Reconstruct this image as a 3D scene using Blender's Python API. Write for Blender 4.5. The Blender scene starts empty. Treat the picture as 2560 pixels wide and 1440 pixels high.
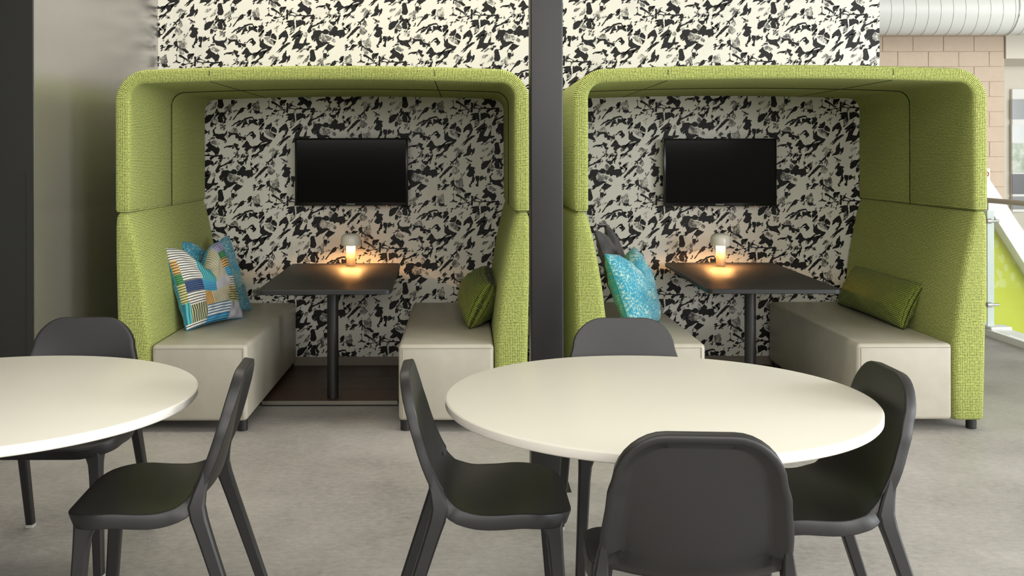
import bpy, bmesh, math, random
from math import sin, cos, pi, sqrt, radians, exp
from mathutils import Vector, Matrix, Euler

random.seed(7)
scene = bpy.context.scene
COL = scene.collection

# ------------------------------------------------------------------ camera
EYE = 1.444            # camera height
FPX = 2600.0           # focal length in pixels of a 2560 wide frame
VX, VY = 1163.0, 390.0 # vanishing point of the depth lines
cam_d = bpy.data.cameras.new('camera')
cam = bpy.data.objects.new('camera', cam_d)
COL.objects.link(cam)
cam.location = (0, 0, EYE)
cam.rotation_euler = (radians(90), radians(0.12), 0)
cam_d.sensor_width = 36
cam_d.lens = 36 * FPX / 2560
cam_d.shift_x = (1280 - VX) / 2560
cam_d.shift_y = (VY - 720) / 2560
cam_d.clip_start = 0.05
scene.camera = cam

def W(px, py, Y):
    """world point at depth Y of a photograph pixel"""
    return Vector(((px - VX) * Y / FPX, Y, EYE - (py - VY) * Y / FPX))

# ------------------------------------------------------------------ light
world = bpy.data.worlds.new('world')
scene.world = world
world.use_nodes = True
world.node_tree.nodes['Background'].inputs[0].default_value = (0.93, 0.96, 1.0, 1)
world.node_tree.nodes['Background'].inputs[1].default_value = 0.55

def area(name, loc, target, sx, sy, power, col=(1, 1, 1)):
    d = bpy.data.lights.new(name, 'AREA')
    d.shape = 'RECTANGLE'; d.size = sx; d.size_y = sy; d.energy = power; d.color = col
    o = bpy.data.objects.new(name, d); COL.objects.link(o)
    o.location = loc
    o.rotation_euler = (Vector(target) - Vector(loc)).to_track_quat('-Z', 'Y').to_euler()
    return o

area('atrium_daylight', (8.6, 3.2, 2.1), (0.0, 5.0, 1.1), 5.0, 2.4, 470, (0.95, 0.98, 1.0))
area('atrium_daylight', (8.3, -3.6, 2.3), (0.3, 5.5, 1.0), 4.0, 2.6, 500, (0.96, 0.98, 1.0))
area('ceiling_panel_light', (0.2, -0.9, 3.55), (0.2, -0.9, 0.0), 5.0, 5.0, 135, (1.0, 0.97, 0.92))
area('clerestory_daylight', (0.3, -4.9, 2.62), (0.3, 3.0, 1.9), 9.0, 1.4, 235, (1.0, 0.98, 0.95))
area('stair_hall_fill', (9.6, 8.8, 2.2), (6.3, 12.4, 0.9), 3.0, 2.4, 165, (0.97, 0.99, 1.0))  # added lamp out of view, brightens the block wall and lime wall
area('ceiling_panel_light', (-0.6, 5.2, 3.42), (-0.5, 5.9, 0.0), 3.4, 0.8, 45, (1.0, 0.93, 0.82))

vs = scene.view_settings
vs.view_transform = 'Standard'; vs.look = 'None'; vs.gamma = 1; vs.use_curve_mapping = False
vs.exposure = 0.12

# ------------------------------------------------------------------ materials
def lin(c):
    return c / 12.92 if c <= 0.04045 else ((c + 0.055) / 1.055) ** 2.4
def S(r, g, b):
    return (lin(r / 255), lin(g / 255), lin(b / 255), 1)

class NT:
    def __init__(self, name):
        self.m = bpy.data.materials.new(name); self.m.use_nodes = True
        self.t = self.m.node_tree; self.n = self.t.nodes; self.l = self.t.links
        self.b = self.n['Principled BSDF']
    def add(self, typ, **kw):
        x = self.n.new(typ)
        for k, v in kw.items():
            if k.startswith('_'): setattr(x, k[1:], v)
            else: x.inputs[k.replace('__', ' ')].default_value = v
        return x
    def link(self, a, b): self.l.new(a, b)
    def math(self, op, a, b=None, clamp=False):
        x = self.n.new('ShaderNodeMath'); x.operation = op; x.use_clamp = clamp
        for i, v in enumerate((a, b)):
            if v is None: continue
            if isinstance(v, (int, float)): x.inputs[i].default_value = v
            else: self.link(v, x.inputs[i])
        return x.outputs[0]
    def mix(self, fac, a, b):
        x = self.n.new('ShaderNodeMix'); x.data_type = 'RGBA'
        for s, v in ((0, fac), (6, a), (7, b)):
            if isinstance(v, (int, float)): x.inputs[s].default_value = v
            elif isinstance(v, tuple): x.inputs[s].default_value = v
            else: self.link(v, x.inputs[s])
        return x.outputs[2]
    def ramp(self, fac, stops):
        x = self.n.new('ShaderNodeValToRGB'); e = x.color_ramp.elements
        while len(e) < len(stops): e.new(0.5)
        for i, (p, c) in enumerate(stops):
            e[i].position = p; e[i].color = c
        self.link(fac, x.inputs[0]); return x.outputs[0]
    def bump(self, h, strength=0.3, dist=0.002):
        x = self.n.new('ShaderNodeBump'); x.inputs['Strength'].default_value = strength
        x.inputs['Distance'].default_value = dist
        self.link(h, x.inputs['Height']); self.link(x.outputs[0], self.b.inputs['Normal'])
    def obj(self): return self.add('ShaderNodeTexCoord').outputs['Object']
    def uv(self): return self.add('ShaderNodeTexCoord').outputs['UV']
    def noise(self, vec, scale, detail=4, rough=0.55, mapping=None):
        if mapping:
            m = self.add('ShaderNodeMapping', Scale=mapping); self.link(vec, m.inputs[0]); vec = m.outputs[0]
        x = self.add('ShaderNodeTexNoise', Scale=scale, Detail=detail, Roughness=rough)
        self.link(vec, x.inputs['Vector']); return x.outputs['Fac']
    def col(self, c):
        if isinstance(c, tuple): self.b.inputs['Base Color'].default_value = c
        else: self.link(c, self.b.inputs['Base Color'])
        return self
    def set(self, **kw):
        for k, v in kw.items(): self.b.inputs[k.replace('__', ' ')].default_value = v
        return self

def plain(name, c, rough=0.5, var=0.06, scale=30, bump=0.0, **kw):
    n = NT(name)
    f = n.noise(n.obj(), scale)
    a = tuple(x * (1 - var) for x in c[:3]) + (1,); b = tuple(min(1, x * (1 + var)) for x in c[:3]) + (1,)
    n.col(n.mix(f, a, b)); n.set(Roughness=rough, **kw)
    if bump: n.bump(f, bump)
    return n.m

def fabric(name, light, dark, pitch=0.0088):
    """coarse two-colour basket weave; UVs are in metres"""
    n = NT(name)
    uv = n.uv()
    wob = n.add('ShaderNodeTexNoise', Scale=16.0, Detail=3); n.link(uv, wob.inputs['Vector'])
    off = n.add('ShaderNodeVectorMath', _operation='SUBTRACT'); n.link(wob.outputs['Color'], off.inputs[0]); off.inputs[1].default_value = (0.5, 0.5, 0.5)
    sc = n.add('ShaderNodeVectorMath', _operation='SCALE'); n.link(off.outputs[0], sc.inputs[0]); sc.inputs['Scale'].default_value = 0.006
    ad = n.add('ShaderNodeVectorMath', _operation='ADD'); n.link(uv, ad.inputs[0]); n.link(sc.outputs[0], ad.inputs[1])
    sp = n.add('ShaderNodeSeparateXYZ'); n.link(ad.outputs[0], sp.inputs[0])
    k = 2 * pi / pitch
    su = n.math('ABSOLUTE', n.math('SINE', n.math('MULTIPLY', sp.outputs[0], k / 2)))
    sv = n.math('ABSOLUTE', n.math('SINE', n.math('MULTIPLY', sp.outputs[1], k / 2)))
    nz = n.noise(ad.outputs[0], 95, 2, mapping=(1.0, 1.0, 1.0))
    nb = n.noise(ad.outputs[0], 260, 1)
    gap = n.math('MULTIPLY', n.math('SUBTRACT', nz, 0.34), 1.0)
    lu = n.math('LESS_THAN', su, n.math('ADD', gap, 0.18))
    lv = n.math('LESS_THAN', sv, n.math('ADD', gap, 0.25))
    ln = n.math('MAXIMUM', n.math('MULTIPLY', lu, 0.78), n.math('MULTIPLY', lv, 0.9))
    lt = n.mix(nb, tuple(x * 0.78 for x in light[:3]) + (1,), tuple(min(1, x * 1.22) for x in light[:3]) + (1,))
    n.col(n.mix(ln, lt, dark)); n.set(Roughness=0.95)
    n.b.inputs['Sheen Weight'].default_value = 0.06
    n.b.inputs['Sheen Roughness'].default_value = 0.5
    n.bump(n.math('MULTIPLY', su, sv), 0.6, 0.003)
    return n.m

def speckle(name, a, b, lo=0.55, hi=0.62, st=(120, 45, 60), sub=None):
    n = NT(name)
    uv = n.uv()
    f = n.noise(uv, 1.0, 3, 0.75, mapping=st)
    g = n.noise(uv, 9.0, 2)
    m = n.math('ADD', f, n.math('MULTIPLY', n.math('SUBTRACT', g, 0.5), 0.35))
    c = n.ramp(m, [(lo, a), (hi, b)])
    if sub: c = n.mix(n.math('MULTIPLY', g, 0.5), c, sub)
    n.col(c); n.set(Roughness=0.95); n.bump(f, 0.3, 0.001)
    n.b.inputs['Sheen Weight'].default_value = 0.2
    return n.m

def stripes(name, a, b, freq, horiz, duty=0.5):
    n = NT(name)
    sp = n.add('ShaderNodeSeparateXYZ'); n.link(n.uv(), sp.inputs[0])
    s = n.math('FRACT', n.math('MULTIPLY', sp.outputs[1 if horiz else 0], freq))
    n.col(n.mix(n.math('LESS_THAN', s, duty), a, b)); n.set(Roughness=0.9)
    n.bump(n.noise(n.uv(), 300), 0.2, 0.001)
    return n.m

M = {}
# green weave of the booths
M['green'] = fabric('green_weave', S(196, 206, 112), S(20, 23, 10), 0.0082)
M['green_dark'] = fabric('dark_green_weave', S(142, 156, 62), S(14, 18, 6), 0.0105)
# leather
n = NT('leather'); f = n.noise(n.obj(), 9, 5); g = n.noise(n.obj(), 420, 2)
n.col(n.mix(f, S(168, 162, 146), S(188, 183, 168))); n.set(Roughness=0.42, IOR=1.45); n.bump(g, 0.12, 0.001); M['leather'] = n.m
M['seam'] = plain('seam_thread', S(150, 144, 128), 0.7)
M['seam_green'] = plain('dark_seam', S(46, 52, 20), 0.9)
M['black_metal'] = plain('black_powder_coat', S(34, 34, 33), 0.38, 0.1, 60)
M['foot_black'] = plain('black_plastic', S(30, 30, 31), 0.4)
# dark wood laminate
n = NT('dark_wood'); f = n.noise(n.obj(), 5, 6, 0.6, mapping=(14, 1.2, 14))
n.col(n.mix(f, S(30, 27, 25), S(50, 45, 41))); n.set(Roughness=0.46, IOR=1.34); n.bump(f, 0.08, 0.001); M['dark_wood'] = n.m
n = NT('brown_wood'); f = n.noise(n.obj(), 3, 6, 0.6, mapping=(2, 18, 14))
n.col(n.mix(f, S(52, 36, 26), S(84, 60, 45))); n.set(Roughness=0.4); M['brown_wood'] = n.m
M['edge_black'] = plain('black_edge_band', S(24, 25, 26), 0.45)
M['brushed'] = plain('brushed_metal', S(150, 146, 134), 0.35, 0.1, 80, Metallic=0.8)
# round table laminate
M['white_lam'] = plain('cream_laminate', S(234, 231, 217), 0.32, 0.008, 3)
M['white_edge'] = plain('white_table_edge', S(240, 236, 226), 0.4, 0.02)
# chairs
n = NT('chair_plastic'); f = n.noise(n.obj(), 380, 2); g = n.noise(n.obj(), 4, 3)
n.col(n.mix(g, S(22, 21, 21), S(30, 29, 29)))
n.link(n.math('ADD', n.math('MULTIPLY', f, 0.12), 0.38), n.b.inputs['Roughness']); n.set(IOR=1.6); n.bump(f, 0.10, 0.0006); M['chair'] = n.m
n = NT('glide_plastic'); n.col(n.mix(n.noise(n.obj(), 60), S(206, 204, 194), S(224, 222, 214))); n.set(Roughness=0.3); n.b.inputs['Transmission Weight'].default_value = 0.3; M['glide'] = n.m
# floor
n = NT('floor_vinyl'); v = n.obj()
f = n.noise(v, 1.3, 7, 0.62); g = n.noise(v, 28, 4, 0.7, mapping=(1.0, 1.5, 1)); h = n.noise(v, 190, 2)
m = n.math('ADD', n.math('MULTIPLY', f, 0.5), n.math('ADD', n.math('MULTIPLY', g, 0.34), n.math('MULTIPLY', h, 0.18)))
n.col(n.ramp(m, [(0.33, S(128, 124, 120)), (0.5, S(168, 164, 159)), (0.66, S(194, 190, 185))]))
n.link(n.math('ADD', n.math('MULTIPLY', g, 0.25), 0.36), n.b.inputs['Roughness']); n.bump(g, 0.05, 0.001); M['floor'] = n.m
# walls
M['dark_paint'] = plain('dark_gloss_panel', S(108, 103, 101), 0.26, 0.04, 4, IOR=5.5)
M['black_panel'] = plain('black_panel', S(30, 31, 26), 0.5, 0.05, 5)
M['cream'] = plain('cream_paint', S(222, 216, 200), 0.7, 0.02)
M['white_paint'] = plain('white_paint', S(238, 238, 232), 0.6, 0.02)
M['room_grey'] = plain('grey_room_paint', S(96, 92, 88), 0.8, 0.02)
M['ceiling'] = plain('ceiling_paint', S(206, 202, 194), 0.8, 0.02)
M['skirting'] = plain('taupe_skirting', S(118, 110, 96), 0.5)
n = NT('wallpaper_ground'); v = n.obj()
f = n.noise(v, 3.2, 6, 0.65, mapping=(1, 1, 0.6)); g = n.noise(v, 60, 3, 0.7)
r = n.math('MULTIPLY', n.math('SUBTRACT', f, 0.56, True), n.math('MULTIPLY', g, 3.2), True)
n.col(n.mix(r, S(214, 211, 200), S(146, 143, 135))); n.set(Roughness=0.42); M['paper'] = n.m
n = NT('wallpaper_ink'); v = n.obj(); f = n.noise(v, 90, 4, 0.7)
n.col(n.ramp(f, [(0.35, S(9, 9, 9)), (0.72, S(30, 29, 28))])); n.set(Roughness=0.5, IOR=1.33); M['ink'] = n.m
n = NT('wallpaper_grain'); v = n.obj(); f = n.noise(v, 60, 5, 0.8, mapping=(1.0, 1, 0.7)); g = n.noise(v, 20, 2)
m = n.math('ADD', n.math('MULTIPLY', f, 0.7), n.math('MULTIPLY', g, 0.45))
n.col(n.ramp(m, [(0.44, S(20, 20, 19)), (0.55, S(98, 96, 90)), (0.66, S(196, 193, 180))])); n.set(Roughness=0.42); M['grain'] = n.m
# concrete block
n = NT('block_face'); v = n.obj(); f = n.noise(v, 7, 5, 0.7); g = n.noise(v, 70, 3)
n.col(n.mix(f, S(200, 180, 158), S(216, 198, 176))); n.set(Roughness=0.95); n.bump(g, 0.5, 0.006); M['block'] = n.m
M['mortar'] = plain('mortar', S(190, 170, 149), 0.95, 0.05, 20)
M['duct'] = plain('duct_white', S(205, 206, 198), 0.45, 0.02)
M['duct_seam'] = plain('duct_seam_grey', S(196, 196, 184), 0.5)
# lime stair wall
n = NT('lime_leaf_wall'); v = n.obj()
vo = n.add('ShaderNodeTexVoronoi', Scale=13.0, Randomness=1.0); mp = n.add('ShaderNodeMapping', Scale=(1.0, 1.0, 0.55), Rotation=(0, 0.7, 0)); n.link(v, mp.inputs[0]); n.link(mp.outputs[0], vo.inputs['Vector'])
sp = n.add('ShaderNodeSeparateXYZ'); n.link(v, sp.inputs[0])
c = n.mix(n.math('GREATER_THAN', vo.outputs['Distance'], 0.34), S(210, 218, 122), S(200, 208, 66))
n.col(n.mix(n.math('LESS_THAN', sp.outputs[2], 0.03), c, S(198, 206, 56))); n.set(Roughness=0.6); M['lime'] = n.m
# lamp
M['lamp_white'] = plain('lamp_enamel', S(226, 220, 206), 0.25, 0.02)
n = NT('lamp_stem_opal'); n.col(S(124, 112, 98)); n.set(Roughness=0.3); M['lamp_stem'] = n.m
n = NT('lamp_light'); n.col((1, 1, 1, 1)); n.b.inputs['Emission Color'].default_value = (1.0, 0.48, 0.15, 1); n.b.inputs['Emission Strength'].default_value = 760; M['lamp_light'] = n.m
# television
M['tv_frame'] = plain('tv_gloss_black', S(14, 14, 15), 0.2)
n = NT('tv_screen'); n.col(n.mix(n.noise(n.obj(), 2), S(5, 5, 6), S(8, 8, 9))); n.set(Roughness=0.09, IOR=1.35); M['tv_screen'] = n.m
M['tv_text'] = plain('silver_print', S(205, 205, 205), 0.4)
n = NT('tv_led'); n.col((0.5, 0.02, 0.02, 1)); n.b.inputs['Emission Color'].default_value = (1, 0.05, 0.03, 1); n.b.inputs['Emission Strength'].default_value = 1.5; M['led'] = n.m
# glass
n = NT('clear_glass'); n.col((0.93, 0.98, 0.95, 1)); n.set(Roughness=0.02, IOR=1.45); n.b.inputs['Transmission Weight'].default_value = 1.0; M['glass'] = n.m
M['steel'] = plain('satin_steel', S(196, 196, 190), 0.3, 0.05, 50, Metallic=0.85)
M['pale_post'] = plain('pale_grey_post', S(196, 204, 200), 0.4)
M['rail_wood'] = plain('warm_rail', S(190, 178, 158), 0.45, 0.05)
M['pane_grey'] = plain('grey_pane', S(150, 154, 152), 0.2)
M['pane_pale'] = plain('pale_pane', S(214, 220, 216), 0.2)
n = NT('garden_pane'); f = n.noise(n.obj(), 7, 5, 0.7); n.col(n.ramp(f, [(0.35, S(150, 166, 140)), (0.65, S(214, 220, 206))])); n.set(Roughness=0.2); M['pane_garden'] = n.m
M['pane_dark'] = plain('dark_pane', S(110, 112, 112), 0.3)
M['sign_red'] = plain('sign_red', S(196, 60, 50), 0.5)
# pillows
M['teal'] = speckle('teal_speckle', S(46, 150, 178), S(186, 212, 196), 0.50, 0.60, (130, 60, 60))
M['blue'] = speckle('blue_speckle', S(42, 132, 160), S(160, 194, 196), 0.50, 0.60, (110, 70, 60))
M['teal_back'] = speckle('teal_green_speckle', S(52, 148, 146), S(168, 184, 120), 0.52, 0.68, (60, 110, 60))
M['char'] = speckle('charcoal_wool', S(44, 42, 44), S(120, 116, 118), 0.42, 0.72, (420, 420, 60))
STR = [
 stripes('stripe_white_black', S(234, 230, 220), S(66, 68, 74), 32, True, 0.36),
 stripes('stripe_teal', S(98, 186, 186), S(48, 120, 140), 34, False, 0.4),
 stripes('stripe_cream', S(214, 206, 180), S(128, 128, 96), 46, False, 0.35),
 stripes('stripe_lavender', S(182, 178, 206), S(108, 116, 160), 40, True, 0.4),
 stripes('stripe_green', S(86, 150, 96), S(40, 96, 62), 40, True, 0.4),
 stripes('stripe_orange', S(226, 190, 128), S(128, 84, 40), 30, True, 0.42),
 stripes('stripe_blue', S(88, 172, 206), S(38, 110, 152), 36, True, 0.42),
 stripes('stripe_khaki', S(206, 204, 150), S(96, 92, 54), 32, True, 0.4),
 stripes('stripe_navy', S(72, 92, 132), S(40, 54, 88), 40, True, 0.5),
 stripes('stripe_silver', S(208, 206, 208), S(140, 142, 156), 44, False, 0.4),
 stripes('stripe_orange_vertical', S(230, 188, 120), S(150, 104, 52), 40, False, 0.42),
 stripes('stripe_white_blue', S(222, 226, 224), S(74, 110, 140), 30, True, 0.42),
 stripes('stripe_dark_green', S(190, 190, 150), S(54, 62, 50), 40, False, 0.5),
]

# ------------------------------------------------------------------ helpers
def link(o, parent=None):
    COL.objects.link(o)
    if parent is not None: o.parent = parent
    return o

def mesh_obj(name, verts, faces, mats, parent=None, smooth=True, uvs=None, midx=None, sharp=None):
    me = bpy.data.meshes.new(name)
    me.from_pydata([tuple(v) for v in verts], [], faces)
    if not isinstance(mats, (list, tuple)): mats = [mats]
    for m in mats: me.materials.append(m)
    if midx: me.polygons.foreach_set('material_index', midx)
    if uvs is not None:
        ul = me.uv_layers.new(name='UVMap')
        for p in me.polygons:
            for li in p.loop_indices:
                ul.data[li].uv = uvs[p.index][li - p.loop_start]
    me.polygons.foreach_set('use_smooth', [bool(smooth)] * len(me.polygons))
    me.update()
    if smooth and sharp: me.set_sharp_from_angle(angle=radians(sharp))
    o = bpy.data.objects.new(name, me)
    return link(o, parent)

def bm_obj(name, bm, mat, parent=None, smooth=True, sharp=40, box_uv=False):
    bmesh.ops.recalc_face_normals(bm, faces=bm.faces)
    if box_uv:
        ul = bm.loops.layers.uv.new('UVMap')
        for f in bm.faces:
            nx, ny, nz = (abs(c) for c in f.normal)
            for lp in f.loops:
                x, y, z = lp.vert.co
                lp[ul].uv = (y, z) if nx >= ny and nx >= nz else ((x, z) if ny >= nz else (x, y))
    me = bpy.data.meshes.new(name); bm.to_mesh(me); bm.free()
    me.materials.append(mat)
    if smooth:
        me.polygons.foreach_set('use_smooth', [True] * len(me.polygons)); me.set_sharp_from_angle(angle=radians(sharp))
    o = bpy.data.objects.new(name, me)
    return link(o, parent)

def bm_box(bm, x0, x1, y0, y1, z0, z1, bev=0.0, seg=2):
    r = bmesh.ops.create_cube(bm, size=1.0, matrix=Matrix.Translation(((x0 + x1) / 2, (y0 + y1) / 2, (z0 + z1) / 2)) @ Matrix.Diagonal((x1 - x0, y1 - y0, z1 - z0, 1)))
    if bev:
        es = list({e for v in r['verts'] for e in v.link_edges})
        bmesh.ops.bevel(bm, geom=es, offset=bev, segments=seg, affect='EDGES', profile=0.5)

def box(name, x0, x1, y0, y1, z0, z1, mat, parent=None, bev=0.0, seg=2, box_uv=False):
    bm = bmesh.new(); bm_box(bm, x0, x1, y0, y1, z0, z1, bev, seg)
    return bm_obj(name, bm, mat, parent, smooth=bev > 0, box_uv=box_uv)

def lathe(name, prof, mat, parent=None, seg=48, center=(0, 0), sharp=40):
    v, f = [], []
    for (r, z) in prof:
        for k in range(seg):
            a = 2 * pi * k / seg
            v.append((center[0] + r * cos(a), center[1] + r * sin(a), z))
    for i in range(len(prof) - 1):
        for k in range(seg):
            f.append((i * seg + k, i * seg + (k + 1) % seg, (i + 1) * seg + (k + 1) % seg, (i + 1) * seg + k))
    if prof[0][0] > 1e-6: f.append(tuple(range(seg - 1, -1, -1)))
    if prof[-1][0] > 1e-6: f.append(tuple((len(prof) - 1) * seg + k for k in range(seg)))
    return mesh_obj(name, v, f, mat, parent, True, sharp=sharp)

def tube_vf(pts, r, seg=10, base=0):
    v, f = [], []
    n = len(pts)
    for i, p in enumerate(pts):
        p = Vector(p)
        t = (Vector(pts[min(i + 1, n - 1)]) - Vector(pts[max(i - 1, 0)])).normalized()
        a = t.cross(Vector((0, 0, 1)) if abs(t.z) < 0.95 else Vector((1, 0, 0))).normalized(); b = t.cross(a)
        for k in range(seg):
            an = 2 * pi * k / seg
            v.append(p + a * r * cos(an) + b * r * sin(an))
    for i in range(n - 1):
        for k in range(seg):
            f.append((base + i * seg + k, base + i * seg + (k + 1) % seg, base + (i + 1) * seg + (k + 1) % seg, base + (i + 1) * seg + k))
    f.append(tuple(base + k for k in range(seg - 1, -1, -1))); f.append(tuple(base + (n - 1) * seg + k for k in range(seg)))
    return v, f

def tube(name, pts, r, mat, parent=None, seg=10):
    v, f = tube_vf(pts, r, seg)
    return mesh_obj(name, v, f, mat, parent, True, sharp=50)

def thing(name, label, cat, loc=(0, 0, 0), rz=0.0, group=None):
    o = bpy.data.objects.new(name, None); o.empty_display_size = 0.1
    link(o); o.location = loc; o.rotation_euler = (0, 0, rz)
    o['label'] = label; o['category'] = cat
    if group: o['group'] = group
    return o
def tag(o, label, cat, group=None):
    o['label'] = label; o['category'] = cat
    if group: o['group'] = group
    return o
def struct(o, label=None):
    o['kind'] = 'structure'
    if label: o['label'] = label
    return o
def kids(o): return [c for c in list(COL.objects) if c.parent == o]
def dup(root, loc, rz, label, group=None):
    r = root.copy(); COL.objects.link(r); r.location = loc; r.rotation_euler = (0, 0, rz); r['label'] = label
    if group: r['group'] = group
    for ch in kids(root):
        c = ch.copy(); COL.objects.link(c); c.parent = r
        for g in kids(ch):
            d = g.copy(); COL.objects.link(d); d.parent = c
    return r

# ------------------------------------------------------------------ room shell
BACK = 7.05           # papered wall
FR = 5.44             # front of the booths
SIDE = -2.08          # dark wall on the left
struct(box('floor', -6, 4.36, -5, 13.9, -0.12, 0.0, M['floor']))
struct(box('ceiling', -6, 12, -5, 16, 3.6, 3.7, M['ceiling']))

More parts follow.
